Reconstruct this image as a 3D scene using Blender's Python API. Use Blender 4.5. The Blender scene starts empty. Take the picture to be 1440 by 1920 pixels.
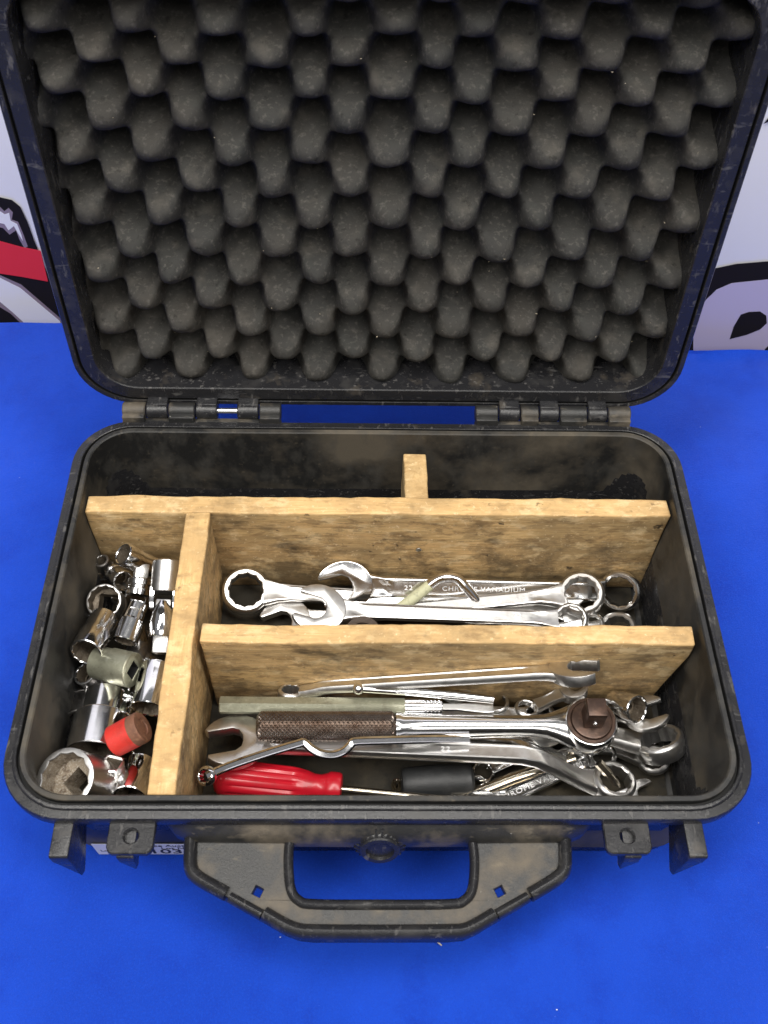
import bpy, bmesh, math, random
from mathutils import Matrix, Vector, noise, geometry
random.seed(7)
U = 0.01                      # all lengths below are written in centimetres
S = bpy.context.scene
COL = S.collection

# ------------------------------------------------------------------ camera
CP = Vector((-1.0716, -19.1137, 68.4719))
YAW, PITCH, ROLL, FPX = math.radians(1.95479), math.radians(54.0311), math.radians(1.97822), 1850.72
_f = Vector((math.cos(PITCH)*math.sin(YAW), math.cos(PITCH)*math.cos(YAW), -math.sin(PITCH)))
_r0 = Vector((math.cos(YAW), -math.sin(YAW), 0)); _u0 = _r0.cross(_f)
_r = math.cos(ROLL)*_r0 + math.sin(ROLL)*_u0
_u = -math.sin(ROLL)*_r0 + math.cos(ROLL)*_u0
cam = bpy.data.cameras.new('camera'); co = bpy.data.objects.new('camera', cam); COL.objects.link(co)
cam.sensor_fit = 'VERTICAL'; cam.sensor_height = 36; cam.lens = FPX/1920*36
cam.clip_start = 0.02; cam.clip_end = 60
m = Matrix((_r, _u, -_f)).transposed().to_4x4(); m.translation = CP*U
co.matrix_world = m; S.camera = co
cam.dof.use_dof = True; cam.dof.focus_distance = 0.76; cam.dof.aperture_fstop = 20.0

# ------------------------------------------------------------------ indoor light
w = bpy.data.worlds.new("World"); S.world = w; w.use_nodes = True
bgn = w.node_tree.nodes['Background']; bgn.inputs[0].default_value = (0.88, 0.88, 0.9, 1); bgn.inputs[1].default_value = 0.19
def area(name, loc, target, sx, sy, power, col=(1, .97, .92)):
    l = bpy.data.lights.new(name, 'AREA'); l.shape = 'RECTANGLE'; l.size = sx; l.size_y = sy; l.energy = power; l.color = col
    o = bpy.data.objects.new(name, l); COL.objects.link(o); o.location = loc
    o.rotation_euler = (Vector(target)-Vector(loc)).to_track_quat('-Z', 'Y').to_euler(); return o
area('ceiling_light', (-.7, -.35, 2.3), (-.1, .15, 0), .55, 2.0, 44)
area('ceiling_light', (.8, -.4, 2.3), (.1, .15, 0), .55, 2.0, 36)
area('ceiling_light', (0.05, -1.6, 2.0), (0, .2, 0), 1.8, .6, 13)
S.view_settings.view_transform = 'Standard'; S.view_settings.look = 'None'; S.view_settings.exposure = 0.15; S.view_settings.gamma = 1
S.render.engine = 'CYCLES'

# ------------------------------------------------------------------ measuring help (pixel of the 1440x1920 photo -> point in cm)
def ray(px, py): return _f + (px-720)/FPX*_r - (py-960)/FPX*_u
def at(px, py, z): d = ray(px, py); return CP + d*((z-CP.z)/d.z)
def atY(px, py, Y): d = ray(px, py); return CP + d*((Y-CP.y)/d.y)
def atplane(px, py, P, n): d = ray(px, py); return CP + d*((P-CP).dot(n)/d.dot(n))

# ------------------------------------------------------------------ materials
def mk(name, color, rough=.5, metal=0., dirt=(), bump=(), rvar=None, stretch=(1, 1, 1), spec=None, tint=None, coat=0, sheen=0):
    """dirt: list of (colour, scale, lo, hi, strength[, stretch, roughness]); bump: list of (scale, strength, stretch)."""
    mt = bpy.data.materials.new(name); mt.use_nodes = True; nt = mt.node_tree; nd = nt.nodes; lk = nt.links
    b = nd['Principled BSDF']; b.inputs['Roughness'].default_value = rough; b.inputs['Metallic'].default_value = metal
    if spec is not None: b.inputs['Specular IOR Level'].default_value = spec
    if coat: b.inputs['Coat Weight'].default_value = coat; b.inputs['Coat Roughness'].default_value = .08
    if sheen: b.inputs['Sheen Weight'].default_value = sheen; b.inputs['Sheen Roughness'].default_value = .5
    tc = nd.new('ShaderNodeTexCoord')
    def coords(st, off):
        mp = nd.new('ShaderNodeMapping'); mp.inputs['Scale'].default_value = (100*st[0], 100*st[1], 100*st[2]); mp.inputs['Location'].default_value = (off, off*.7, off*1.3)
        lk.new(tc.outputs['Object'], mp.inputs['Vector']); return mp.outputs[0]
    def noi(sc, st, off, det=5, ro=.6):
        n = nd.new('ShaderNodeTexNoise'); n.inputs['Scale'].default_value = sc; n.inputs['Detail'].default_value = det; n.inputs['Roughness'].default_value = ro
        lk.new(coords(st, off), n.inputs['Vector']); return n.outputs['Fac']
    rgb = nd.new('ShaderNodeRGB'); rgb.outputs[0].default_value = (*color, 1); cur = rgb.outputs[0]
    rcur = None
    for i, dl in enumerate(dirt):
        c, sc, lo, hi, s = dl[:5]; st = dl[5] if len(dl) > 5 and dl[5] else stretch
        mr = nd.new('ShaderNodeMapRange'); mr.inputs['From Min'].default_value = lo; mr.inputs['From Max'].default_value = hi; mr.inputs['To Max'].default_value = s
        lk.new(noi(sc, st, 3.1*i+1.7), mr.inputs['Value'])
        mx = nd.new('ShaderNodeMix'); mx.data_type = 'RGBA'; lk.new(mr.outputs[0], mx.inputs[0]); lk.new(cur, mx.inputs[6]); mx.inputs[7].default_value = (*c, 1); cur = mx.outputs[2]
        if len(dl) > 6:
            rm = nd.new('ShaderNodeMix'); rm.data_type = 'FLOAT'; lk.new(mr.outputs[0], rm.inputs[0])
            if rcur is None: rm.inputs[2].default_value = rough
            else: lk.new(rcur, rm.inputs[2])
            rm.inputs[3].default_value = dl[6]; rcur = rm.outputs[0]
    lk.new(cur, b.inputs['Base Color'])
    if rvar:
        mr = nd.new('ShaderNodeMapRange'); mr.inputs['From Min'].default_value = .3; mr.inputs['From Max'].default_value = .7
        mr.inputs['To Min'].default_value = -rvar[1]; mr.inputs['To Max'].default_value = rvar[1]; lk.new(noi(rvar[0], stretch, 9.), mr.inputs['Value'])
        ad = nd.new('ShaderNodeMath'); ad.operation = 'ADD'; ad.use_clamp = True; lk.new(mr.outputs[0], ad.inputs[0])
        if rcur is None: ad.inputs[1].default_value = rough
        else: lk.new(rcur, ad.inputs[1])
        rcur = ad.outputs[0]
    if rcur is not None: lk.new(rcur, b.inputs['Roughness'])
    prev = None
    for i, (sc, s, st) in enumerate(bump):
        bp = nd.new('ShaderNodeBump'); bp.inputs['Strength'].default_value = s; bp.inputs['Distance'].default_value = .0006
        lk.new(noi(sc, st, 5.3*i+.4, 4), bp.inputs['Height'])
        if prev: lk.new(prev, bp.inputs['Normal'])
        prev = bp.outputs[0]
    if prev: lk.new(prev, b.inputs['Normal'])
    return mt
I3 = (1, 1, 1)
TAN = (.19, .155, .11)
M = {}
SCR = (.25, 6, 6)
M['plastic'] = mk('black_plastic', (.017, .017, .019), .26, dirt=[((.050, .048, .046), .6, .52, .72, .5, None, .5), (TAN, .45, .60, .78, .35, None, .75), ((.16, .155, .15), 2.2, .62, .72, .5, (.3, 1, 1), .6), ((.20, .19, .18), 2.6, .60, .70, .4, (1, .3, 1), .6), ((.65, .63, .58), 7, .735, .76, .8)], bump=[(1.2, .12, I3), (8, .25, I3), (30, .2, I3)])
M['plastic_dusty'] = mk('dusty_black_plastic', (.020, .020, .020), .38, dirt=[((.048, .045, .040), .4, .46, .70, .6, None, .5), (TAN, .25, .46, .66, .7, None, .8), ((.26, .22, .16), 1.8, .60, .75, .45, (.4, 1, 1), .85), ((.7, .68, .6), 6, .725, .75, .8)], bump=[(1.2, .12, I3), (8, .35, I3), (35, .25, I3)])
M['plastic_inner'] = mk('scuffed_inner_plastic', (.016, .016, .016), .45, dirt=[((.12, .10, .072), .11, .44, .62, .85, None, .8), ((.055, .052, .046), .7, .48, .70, .7, (1, 1, .5), .7), ((.13, .11, .08), 2.0, .60, .74, .5), ((.4, .37, .3), 3.0, .72, .77, .6, (1, 1, 3))], bump=[(1.5, .15, I3), (9, .25, I3), (35, .2, I3)])
M['gasket'] = mk('groove_black', (.006, .006, .006), .7)
M['foam'] = mk('egg_crate_foam', (.056, .055, .052), 1, spec=.05, dirt=[((.088, .078, .066), .09, .45, .65, .5), ((.06, .062, .057), .5, .5, .7, .5), ((.15, .14, .125), 3, .54, .72, .6), ((.12, .11, .095), .45, .54, .72, .6), ((.02, .02, .018), 1.6, .60, .72, .6), ((.6, .58, .5), 3.0, .775, .79, .8)], bump=[(2.5, .8, I3), (9, 1, I3), (25, 1, I3)])
M['felt'] = mk('dark_liner_foam', (.040, .036, .029), 1, spec=.05, dirt=[((.075, .062, .042), .5, .45, .7, .7), ((.02, .02, .02), 1.5, .5, .7, .6), ((.3, .28, .2), 12, .70, .75, .5)], bump=[(25, .6, I3)])
def wood(name, base, st):
    q = I3
    return mk(name, base, .62, spec=.3, dirt=[
        ((.80, .56, .26), 1.3, .42, .66, .7, st), ((.40, .24, .09), 3.2, .52, .70, .55, st), ((.30, .18, .07), 10, .58, .72, .35, st),
        ((.42, .26, .10), 6, .52, .60, .55, (st[0]*.6, st[1], st[2])), ((.9, .68, .36), 9, .56, .62, .5, (st[0]*.6, st[1], st[2])),
        ((.34, .235, .115), .25, .40, .60, .75, (.5, 1, 1)), ((.17, .125, .07), .8, .52, .74, .62, (.35, 1, 1)), ((.86, .66, .38), .9, .54, .64, .55, (.6, 1, 1)), ((.24, .15, .07), 1.7, .55, .62, .55, (.45, 1, 1)), ((.9, .72, .45), 3.5, .62, .68, .6, q), ((.11, .08, .05), 2.6, .60, .74, .5, (.3, 1, 1)), ((.035, .028, .02), .35, .56, .70, .8, (.6, 1, 1)), ((.025, .02, .016), 1.2, .66, .72, .85, q)],
        bump=[(3, .5, st), (14, .4, st), (60, .2, I3)])
def wood_height_tone(mt, ztop):
    """paler, noise-broken tone towards the top edge, darker one lower down"""
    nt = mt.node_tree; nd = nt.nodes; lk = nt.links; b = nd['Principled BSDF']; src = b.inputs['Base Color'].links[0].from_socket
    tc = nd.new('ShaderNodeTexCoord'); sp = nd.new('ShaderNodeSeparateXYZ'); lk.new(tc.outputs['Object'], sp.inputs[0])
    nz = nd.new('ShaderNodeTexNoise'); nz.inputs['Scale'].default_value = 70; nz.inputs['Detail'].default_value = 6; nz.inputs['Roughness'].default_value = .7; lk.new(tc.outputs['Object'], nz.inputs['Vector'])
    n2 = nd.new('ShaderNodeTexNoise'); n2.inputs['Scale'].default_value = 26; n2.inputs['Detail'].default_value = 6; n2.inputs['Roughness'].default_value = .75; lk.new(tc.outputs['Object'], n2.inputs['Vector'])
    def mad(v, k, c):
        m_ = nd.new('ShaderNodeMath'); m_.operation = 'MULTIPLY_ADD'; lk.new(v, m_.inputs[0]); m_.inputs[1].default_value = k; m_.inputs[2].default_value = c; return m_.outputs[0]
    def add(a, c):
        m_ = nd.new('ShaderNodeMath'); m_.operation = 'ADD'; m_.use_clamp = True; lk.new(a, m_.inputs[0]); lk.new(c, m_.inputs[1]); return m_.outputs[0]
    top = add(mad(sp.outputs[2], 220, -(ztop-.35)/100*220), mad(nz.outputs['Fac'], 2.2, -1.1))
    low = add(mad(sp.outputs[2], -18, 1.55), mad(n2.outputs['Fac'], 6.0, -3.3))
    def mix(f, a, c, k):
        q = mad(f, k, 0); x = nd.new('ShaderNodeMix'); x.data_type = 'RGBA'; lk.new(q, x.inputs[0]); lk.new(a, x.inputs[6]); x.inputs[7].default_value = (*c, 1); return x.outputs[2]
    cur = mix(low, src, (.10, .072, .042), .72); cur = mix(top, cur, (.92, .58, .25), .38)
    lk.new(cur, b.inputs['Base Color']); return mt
WX, WY, WZ = (.07, 1, 1), (1, .07, 1), (1, 1, .07)
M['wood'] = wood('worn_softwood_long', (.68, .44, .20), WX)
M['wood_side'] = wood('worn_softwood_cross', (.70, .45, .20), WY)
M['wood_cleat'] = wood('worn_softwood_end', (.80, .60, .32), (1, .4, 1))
for k_ in ('wood', 'wood_side', 'wood_cleat'): wood_height_tone(M[k_], 11.2 if k_ != 'wood_cleat' else 10.6)
M['chrome'] = mk('polished_chrome', (.80, .80, .80), .15, 1, dirt=[((.42, .38, .33), .9, .52, .75, .6, None, .3), ((.2, .17, .13), 3, .66, .80, .4, None, .35)], rvar=(4, .03))
M['chrome_clean'] = mk('bright_chrome', (.86, .86, .87), .09, 1, dirt=[((.5, .46, .4), 1.2, .58, .8, .4, None, .25)], )
M['satin'] = mk('satin_steel', (.68, .67, .655), .33, 1, dirt=[((.38, .34, .29), 1.0, .50, .80, .5, None, .4), ((.16, .13, .10), 3, .66, .80, .5, None, .45)], rvar=(3, .05))
M['dull'] = mk('dull_dark_steel', (.36, .35, .34), .36, 1, dirt=[((.12, .10, .09), 1.0, .45, .7, .7, None, .6), ((.5, .48, .45), 5, .62, .75, .6)], bump=[(3, .02, I3)], rvar=(4, .06))
M['bore'] = mk('grimy_bore', (.20, .165, .125), .55, .6, dirt=[((.07, .05, .035), 1.5, .45, .7, .8), ((.42, .37, .3), 7, .56, .72, .7)], bump=[(8, .5, I3)])
M['crusty'] = mk('crusty_bore', (.34, .28, .21), .8, .1, dirt=[((.13, .09, .06), 2.5, .5, .62, .8), ((.62, .58, .5), 9, .5, .65, .7)], bump=[(9, .9, I3), (20, .8, I3)])
M['knurl_brown'] = mk('browned_steel', (.25, .21, .185), .26, .95, dirt=[((.11, .07, .05), 1.5, .45, .7, .6), ((.55, .48, .42), 10, .60, .72, .5)], bump=[(12, .1, I3)])
M['rust'] = mk('brown_oxide', (.065, .040, .030), .36, .6, dirt=[((.17, .10, .07), 1.5, .45, .7, .6), ((.05, .03, .02), 4, .5, .7, .5)], bump=[(6, .2, I3)])
M['zinc'] = mk('greenish_zinc', (.40, .40, .30), .42, .75, dirt=[((.20, .20, .15), 1.2, .48, .7, .6), ((.6, .6, .48), 3, .55, .7, .5), ((.1, .09, .07), 6, .62, .75, .6)], bump=[(9, .3, I3)])
M['redpaint'] = mk('worn_red_paint', (.62, .035, .025), .5, dirt=[((.40, .03, .02), 1.2, .5, .7, .7), ((.62, .16, .12), 6, .60, .72, .4)], bump=[(20, .3, I3)])
M['redplastic'] = mk('red_handle_plastic', (.50, .008, .020), .33, coat=.15, dirt=[((.30, .01, .015), .8, .5, .7, .5)], bump=[(2, .1, I3)])
M['brownend'] = mk('rusty_end', (.22, .10, .06), .7, .2, dirt=[((.12, .06, .04), 1.5, .45, .7, .8), ((.4, .22, .13), 3, .55, .7, .5)], bump=[(8, .5, I3)])
M['rubber'] = mk('dark_rubber', (.018, .019, .020), .5, dirt=[((.05, .05, .05), .7, .5, .75, .7)], bump=[(10, .2, I3)])
M['champagne'] = mk('champagne_steel', (.72, .65, .53), .2, 1, dirt=[((.4, .33, .25), 1.2, .5, .75, .5)], bump=[(2, .1, I3)])
M['tape'] = mk('yellowed_tape', (.55, .55, .36), .6, dirt=[((.3, .29, .2), 3, .5, .7, .7)], bump=[(6, .6, I3)])
M['engrave'] = mk('stamped_mark_highlight', (.88, .88, .88), .5, .35)  # pale colour stands in for the highlights on the stamped letters
M['engrave_dark'] = mk('stamped_mark_dark', (.16, .15, .14), .5, .8)
M['cloth'] = mk('blue_cloth', (.005, .055, .51), .9, spec=.12, sheen=.15, dirt=[((.008, .070, .62), .09, .42, .62, .7), ((.004, .036, .42), .25, .48, .72, .6), ((.010, .085, .66), 7, .48, .72, .5), ((.003, .03, .34), 11, .55, .75, .5), ((.55, .62, .9), 2.6, .785, .797, .8)], bump=[(.35, 1.0, I3), (9, .7, I3), (30, .9, I3)])
M['banner'] = mk('white_banner', (.86, .86, .90), .5, dirt=[((.78, .78, .85), .05, .4, .7, .6)])
M['ink_black'] = mk('print_black', (.014, .012, .016), .85, spec=.1)
M['ink_red'] = mk('print_red', (.80, .04, .07), .85, spec=.1)
M['ink_white'] = mk('print_white', (.85, .85, .90), .85, spec=.1)
M['ink_grey'] = mk('print_grey', (.28, .22, .27), .5)
M['ink_lilac'] = mk('print_lilac', (.58, .52, .68), .5)
M['paper'] = mk('label_paper', (.74, .74, .76), .5)
M['label_ink'] = mk('label_ink', (.02, .02, .03), .6)
M['crumb'] = mk('pale_crumb', (.55, .47, .34), .9)
M['lint'] = mk('pale_lint', (.75, .75, .78), .9)

# ------------------------------------------------------------------ mesh helpers
def finish(bm, name, mat, parent=None, smooth=35, mw=None):
    bmesh.ops.recalc_face_normals(bm, faces=bm.faces)
    me = bpy.data.meshes.new(name); bm.to_mesh(me); bm.free()
    me.transform(Matrix.Scale(U, 4))
    me.materials.append(M[mat] if isinstance(mat, str) else mat)
    if smooth:
        for p in me.polygons: p.use_smooth = True
        me.set_sharp_from_angle(angle=math.radians(smooth))
    o = bpy.data.objects.new(name, me); COL.objects.link(o)
    if parent is not None: o.parent = parent
    if mw is not None: o.matrix_world = mw
    return o
def tag(o, label, cat, group=None, kind=None):
    if label: o['label'] = label
    if cat: o['category'] = cat
    if group: o['group'] = group
    if kind: o['kind'] = kind
    return o
def empty(name, label, cat, mw=None, group=None):
    o = bpy.data.objects.new(name, None); COL.objects.link(o); o.empty_display_size = .01
    if mw is not None:
        m2 = mw.copy(); m2.translation = mw.translation*U; o.matrix_world = m2
    return tag(o, label, cat, group)
def loft(bm, rings, cyc=False, cap0=False, cap1=False):
    R = [[bm.verts.new(p) for p in r] for r in rings]; n = len(R[0])
    rng = range(len(R)) if cyc else range(len(R)-1)
    for i in rng:
        a, b = R[i], R[(i+1) % len(R)]
        for j in range(n): bm.faces.new((a[j], a[(j+1) % n], b[(j+1) % n], b[j]))
    if cap0: bm.faces.new(R[0])
    if cap1: bm.faces.new(R[-1])
    return R
def shape(kind, r, N=48, rot=0.):
    out = []
    for k in range(N):
        t = 2*math.pi*k/N
        if kind == 'c': rr = r
        elif kind == 's': a = (t+math.pi/4) % (math.pi/2)-math.pi/4; rr = r/math.cos(a)
        elif kind == 'h': a = (t+math.pi/6) % (math.pi/3)-math.pi/6; rr = r*.866/math.cos(a)
        elif kind == 'w':   # twelve point
            a1 = (t+math.pi/6) % (math.pi/3)-math.pi/6; a2 = t % (math.pi/3)-math.pi/6
            rr = r*(.30+.70*.866*max(1/math.cos(a1), 1/math.cos(a2)))
        elif kind == 'g': rr = r*(1-.05*(k % 4 in (0,)))
        elif kind == 'k': rr = r*(1-.13*(k % 4 < 2))
        elif kind == 'f': rr = r*(1-.06*(k % 2))
        out.append((rr*math.cos(t+rot), rr*math.sin(t+rot)))
    return out
def lathe_x(prof, N=48, rot=0, cyc=False, cap0=False, cap1=False, bm=None):
    """prof: (x, kind, r) rings about the X axis"""
    bm = bm or bmesh.new()
    loft(bm, [[(x, a, b) for a, b in shape(k, r, N, rot)] for x, k, r in prof], cyc, cap0, cap1); return bm
def lathe_z(prof, N=48, rot=0, cyc=False, cap0=False, cap1=False, bm=None, c=(0, 0)):
    bm = bm or bmesh.new()
    loft(bm, [[(a+c[0], b+c[1], z) for a, b in shape(k, r, N, rot)] for z, k, r in prof], cyc, cap0, cap1); return bm
def box(x0, x1, y0, y1, z0, z1, bev=0., seg=2, bm=None, cuts=0, jit=0.):
    nb = bmesh.new(); bmesh.ops.create_cube(nb, size=1)
    for v in nb.verts: v.co = Vector(((x0+x1)/2+v.co.x*(x1-x0), (y0+y1)/2+v.co.y*(y1-y0), (z0+z1)/2+v.co.z*(z1-z0)))
    if bev: bmesh.ops.bevel(nb, geom=list(nb.edges), offset=bev, segments=seg, profile=.5, affect='EDGES')
    if bm is None: return nb
    me = bpy.data.meshes.new('tmp'); nb.to_mesh(me); nb.free(); bm.from_mesh(me); bpy.data.meshes.remove(me); return bm
def tube(pts, rad, N=12, bm=None, caps=True, kind='c', flat=1.):
    bm = bm or bmesh.new(); pts = [Vector(p) for p in pts]
    if not hasattr(rad, '__len__'): rad = [rad]*len(pts)
    rings = []; up = None
    for i, p in enumerate(pts):
        t = (pts[min(i+1, len(pts)-1)]-pts[max(i-1, 0)]).normalized()
        if up is None:
            up = Vector((0, 0, 1)) if abs(t.z) < .9 else Vector((0, 1, 0))
        a = t.cross(up).normalized(); up = a.cross(t).normalized()
        rings.append([p+a*x*rad[i]+up*y*rad[i]*flat for x, y in shape(kind, 1, N)])
    loft(bm, rings, False, caps, caps); return bm
def smooth_path(pts, n=8):
    pts = [Vector(p) for p in pts]; out = []
    P = [pts[0]*2-pts[1]]+pts+[pts[-1]*2-pts[-2]]
    for i in range(1, len(P)-2):
        for k in range(n):
            t = k/n; a, b, c, d = P[i-1], P[i], P[i+1], P[i+2]
            out.append(.5*((2*b)+(c-a)*t+(2*a-5*b+4*c-d)*t*t+(3*b-a-3*c+d)*t**3))
    out.append(pts[-1]); return out
def plate(outer, holes, z0, z1, bm=None, bev=0., fn=None):
    """flat plate with holes; fn maps (x,y,z)->point; the top rim is bevelled by bev"""
    bm = bm or bmesh.new(); fn = fn or (lambda x, y, z: (x, y, z))
    loops = [[Vector((x, y, 0)) for x, y in lp] for lp in [outer]+list(holes)]
    flatp = [p for l in loops for p in l]; tris = geometry.tessellate_polygon(loops)
    def inset(lp, d, sgn):
        out = []; n = len(lp)
        ar = sum(lp[i].x*lp[(i+1) % n].y-lp[(i+1) % n].x*lp[i].y for i in range(n)); s = (1 if ar > 0 else -1)*sgn
        for i in range(n):
            e1 = (lp[i]-lp[i-1]).normalized(); e2 = (lp[(i+1) % n]-lp[i]).normalized()
            nn = Vector((-(e1.y+e2.y), e1.x+e2.x, 0))
            nn = nn.normalized() if nn.length > 1e-6 else Vector((0, 0, 0)); out.append(lp[i]+nn*d*s)
        return out
    tl = [inset(l, bev, 1 if i == 0 else -1) for i, l in enumerate(loops)] if bev else loops
    top = [bm.verts.new(fn(p.x, p.y, z1)) for l in tl for p in l]; bot = [bm.verts.new(fn(p.x, p.y, z0)) for p in flatp]
    mid = [bm.verts.new(fn(p.x, p.y, z1-bev)) for p in flatp] if bev else top
    for t in tris:
        try: bm.faces.new([top[i] for i in t]); bm.faces.new([bot[i] for i in reversed(t)])
        except ValueError: pass
    k = 0
    for l in loops:
        n = len(l)
        for i in range(n):
            a, b = k+i, k+(i+1) % n
            bm.faces.new((bot[a], bot[b], mid[b], mid[a]))
            if bev: bm.faces.new((mid[a], mid[b], top[b], top[a]))
        k += n
    return bm
def rrect(x0, x1, y0, y1, r, n=10):
    pts = []
    for cx, cy, a0 in ((x1-r, y1-r, 0), (x0+r, y1-r, 90), (x0+r, y0+r, 180), (x1-r, y0+r, 270)):
        for k in range(n+1):
            a = math.radians(a0+90*k/n); pts.append((cx+r*math.cos(a), cy+r*math.sin(a)))
    # subdivide the straight runs so noise can bend them
    out = []; N = len(pts)
    for i in range(N):
        a, b = pts[i], pts[(i+1) % N]; out.append(a)
        d = math.hypot(b[0]-a[0], b[1]-a[1])
        if d > 3:
            for k in range(1, 12): out.append((a[0]+(b[0]-a[0])*k/12, a[1]+(b[1]-a[1])*k/12))
    return out
def text_obj(body, size, name, mat, parent, mw, extrude=.015, sx=1., align='CENTER', space=1.):
    c = bpy.data.curves.new('t', 'FONT'); c.body = body; c.size = size; c.extrude = extrude; c.align_x = align; c.align_y = 'CENTER'; c.space_character = space; c.resolution_u = 3
    o = bpy.data.objects.new('t', c); COL.objects.link(o); dg = bpy.context.evaluated_depsgraph_get(); dg.update()
    me = bpy.data.meshes.new_from_object(o.evaluated_get(dg)); bpy.data.objects.remove(o); bpy.data.curves.remove(c)
    me.transform(Matrix.Scale(U, 4) @ mw @ Matrix.Diagonal((sx, 1, 1, 1))); me.materials.clear(); me.materials.append(M[mat]); me.name = name
    r = bpy.data.objects.new(name, me); COL.objects.link(r)
    if parent is not None: r.parent = parent
    return r
def frame(A, B, roll=0.):
    """matrix: origin A, X towards B, Z as near up as possible, rolled about X"""
    A = Vector(A); B = Vector(B); x = (B-A).normalized(); z = Vector((0, 0, 1)) if abs(x.z) < .97 else Vector((0, -1, 0))
    y = z.cross(x).normalized(); z = x.cross(y)
    q = Matrix.Rotation(math.radians(roll), 3, x); y = q @ y; z = q @ z
    m = Matrix((x, y, z)).transposed().to_4x4(); m.translation = A; return m

# ------------------------------------------------------------------ table cloth, backdrop banner
TL, TR = at(-40, 612, 0), at(1330, 654, 0)
edir = (TR-TL).normalized(); enrm = Vector((-edir.y, edir.x, 0))
bm = bmesh.new()
NX, NY = 110, 100
org = TL - edir*40
gv = []
for j in range(NY+14):
    row = []
    for i in range(NX+1):
        s = i/NX*150
        if j <= NY:
            P = org + edir*s - enrm*(130*(1-j/NY)**1.0)
            zz = 1.1*noise.noise(Vector((P.x*.05, P.y*.05, 1)))+.5*noise.noise(Vector((P.x*.13, P.y*.10, 4)))+.35*max(0, 1-abs((P.x*.35+P.y*.9+42+2*noise.noise(Vector((P.x*.05, 0, 0))))/1.6))+.3*max(0, 1-abs((P.x-31-P.y*.15)/1.4))
            dd = max(abs(P.x)-24, 0)+max(-P.y-8, 0)+max(P.y-33, 0); zz = min(zz*min(1, .05+dd/10), 1.1)-.02
            if P.x > 36: zz -= (P.x-36)**2*.01*(1 if j > NY-22 else 0)
        else:
            k = j-NY; P = org + edir*s + enrm*(.9*min(k, 3)/3+.5*math.sin(s*.5)*.4); zz = -.4*k if k < 3 else -1-(k-3)*6
        row.append(bm.verts.new((P.x, P.y, zz)))
    gv.append(row)
for j in range(len(gv)-1):
    for i in range(NX): bm.faces.new((gv[j][i], gv[j][i+1], gv[j+1][i+1], gv[j+1][i]))
tag(finish(bm, 'blue_tablecloth', 'cloth', smooth=60), 'royal blue felt-like cloth covering the table under the open case', 'tablecloth')
# floor of the hall far below (never seen through the table, keeps reflections honest)
bm = bmesh.new(); v = [bm.verts.new(p) for p in ((-400, -400, -75), (400, -400, -75), (400, 400, -75), (-400, 400, -75))]; bm.faces.new(v)
M['floor'] = mk('grey_floor', (.3, .29, .28), .5, dirt=[((.22, .21, .2), .03, .4, .6, .6)])
tag(finish(bm, 'floor', 'floor', smooth=0), None, None, kind='structure')
BP = TL+enrm*3.0; bn = enrm
def onb(px, py, lift=0.):
    return atplane(px, py, BP-bn*lift, bn)
def bpoly(pts, name, mat, parent, lift):
    bmx = bmesh.new(); P = [onb(x, y, lift) for x, y in pts]; Q = [p+bn*.012 for p in P]
    a = [bmx.verts.new(p) for p in P]; b = [bmx.verts.new(p) for p in Q]
    tr = geometry.tessellate_polygon([[Vector((x, y, 0)) for x, y in pts]])
    for t in tr: bmx.faces.new([a[i] for i in t]); bmx.faces.new([b[i] for i in reversed(t)])
    n = len(a)
    for i in range(n): bmx.faces.new((a[i], a[(i+1) % n], b[(i+1) % n], b[i]))
    return finish(bmx, name, mat, parent, smooth=0)
ban = empty('banner', 'white printed banner behind the table with red and black artwork left, outlined lettering right', 'banner')
bm = bmesh.new(); rows = []
for j in range(2):
    rows.append([])
    for i in range(41):
        P = BP + edir*(-30+i*3.6); P = P+bn*.12
        for dz in ((-60,) if j == 0 else (95,)):
            rows[-1].append(bm.verts.new((P.x, P.y, dz)))
for i in range(40): bm.faces.new((rows[0][i], rows[0][i+1], rows[1][i+1], rows[1][i]))
g = bmesh.ops.extrude_face_region(bm, geom=list(bm.faces))
for e in g['geom']:
    if isinstance(e, bmesh.types.BMVert): e.co += bn*.12
finish(bm, 'banner_sheet', 'banner', ban)
bpoly([(-60, 372), (0, 370), (22, 375), (38, 388), (52, 418), (62, 446), (92, 520), (128, 625), (-60, 632)], 'black_print', 'ink_black', ban, .03)
bpoly([(-60, 408), (0, 388), (8, 396), (16, 390), (24, 398), (22, 412), (34, 416), (44, 440), (52, 462), (46, 466), (36, 448), (30, 432), (18, 440), (6, 428), (-20, 420), (-60, 430)], 'grey_print', 'ink_grey', ban, .05)
bpoly([(-60, 414), (0, 396), (9, 402), (17, 399), (20, 414), (32, 420), (40, 440), (43, 452), (34, 438), (26, 424), (16, 432), (8, 420), (-20, 414), (-60, 422)], 'white_print', 'ink_white', ban, .07)
bpoly([(-60, 505), (0, 516), (40, 534), (112, 596), (128, 630), (64, 630), (20, 588), (-60, 540)], 'grey_print', 'ink_grey', ban, .05)
bpoly([(-60, 510), (0, 521), (38, 540), (112, 602), (124, 630), (72, 630), (24, 586), (0, 566), (-60, 535)], 'white_print', 'ink_white', ban, .07)
bpoly([(-60, 440), (0, 452), (40, 463), (76, 470), (90, 528), (40, 519), (0, 513), (-60, 508)], 'red_print', 'ink_red', ban, .09)
oc = [(1290, 560), (1318, 522), (1342, 503), (1380, 495), (1440, 490), (1520, 494), (1620, 540), (1660, 620), (1600, 700), (1290, 700)]
ic = [(1300, 700), (1300, 600), (1324, 562), (1344, 543), (1372, 531), (1440, 524), (1520, 527), (1590, 560), (1625, 625), (1580, 690)]
bpoly(oc, 'black_print', 'ink_black', ban, .03)
bpoly(ic, 'lilac_print', 'ink_lilac', ban, .05)
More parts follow.
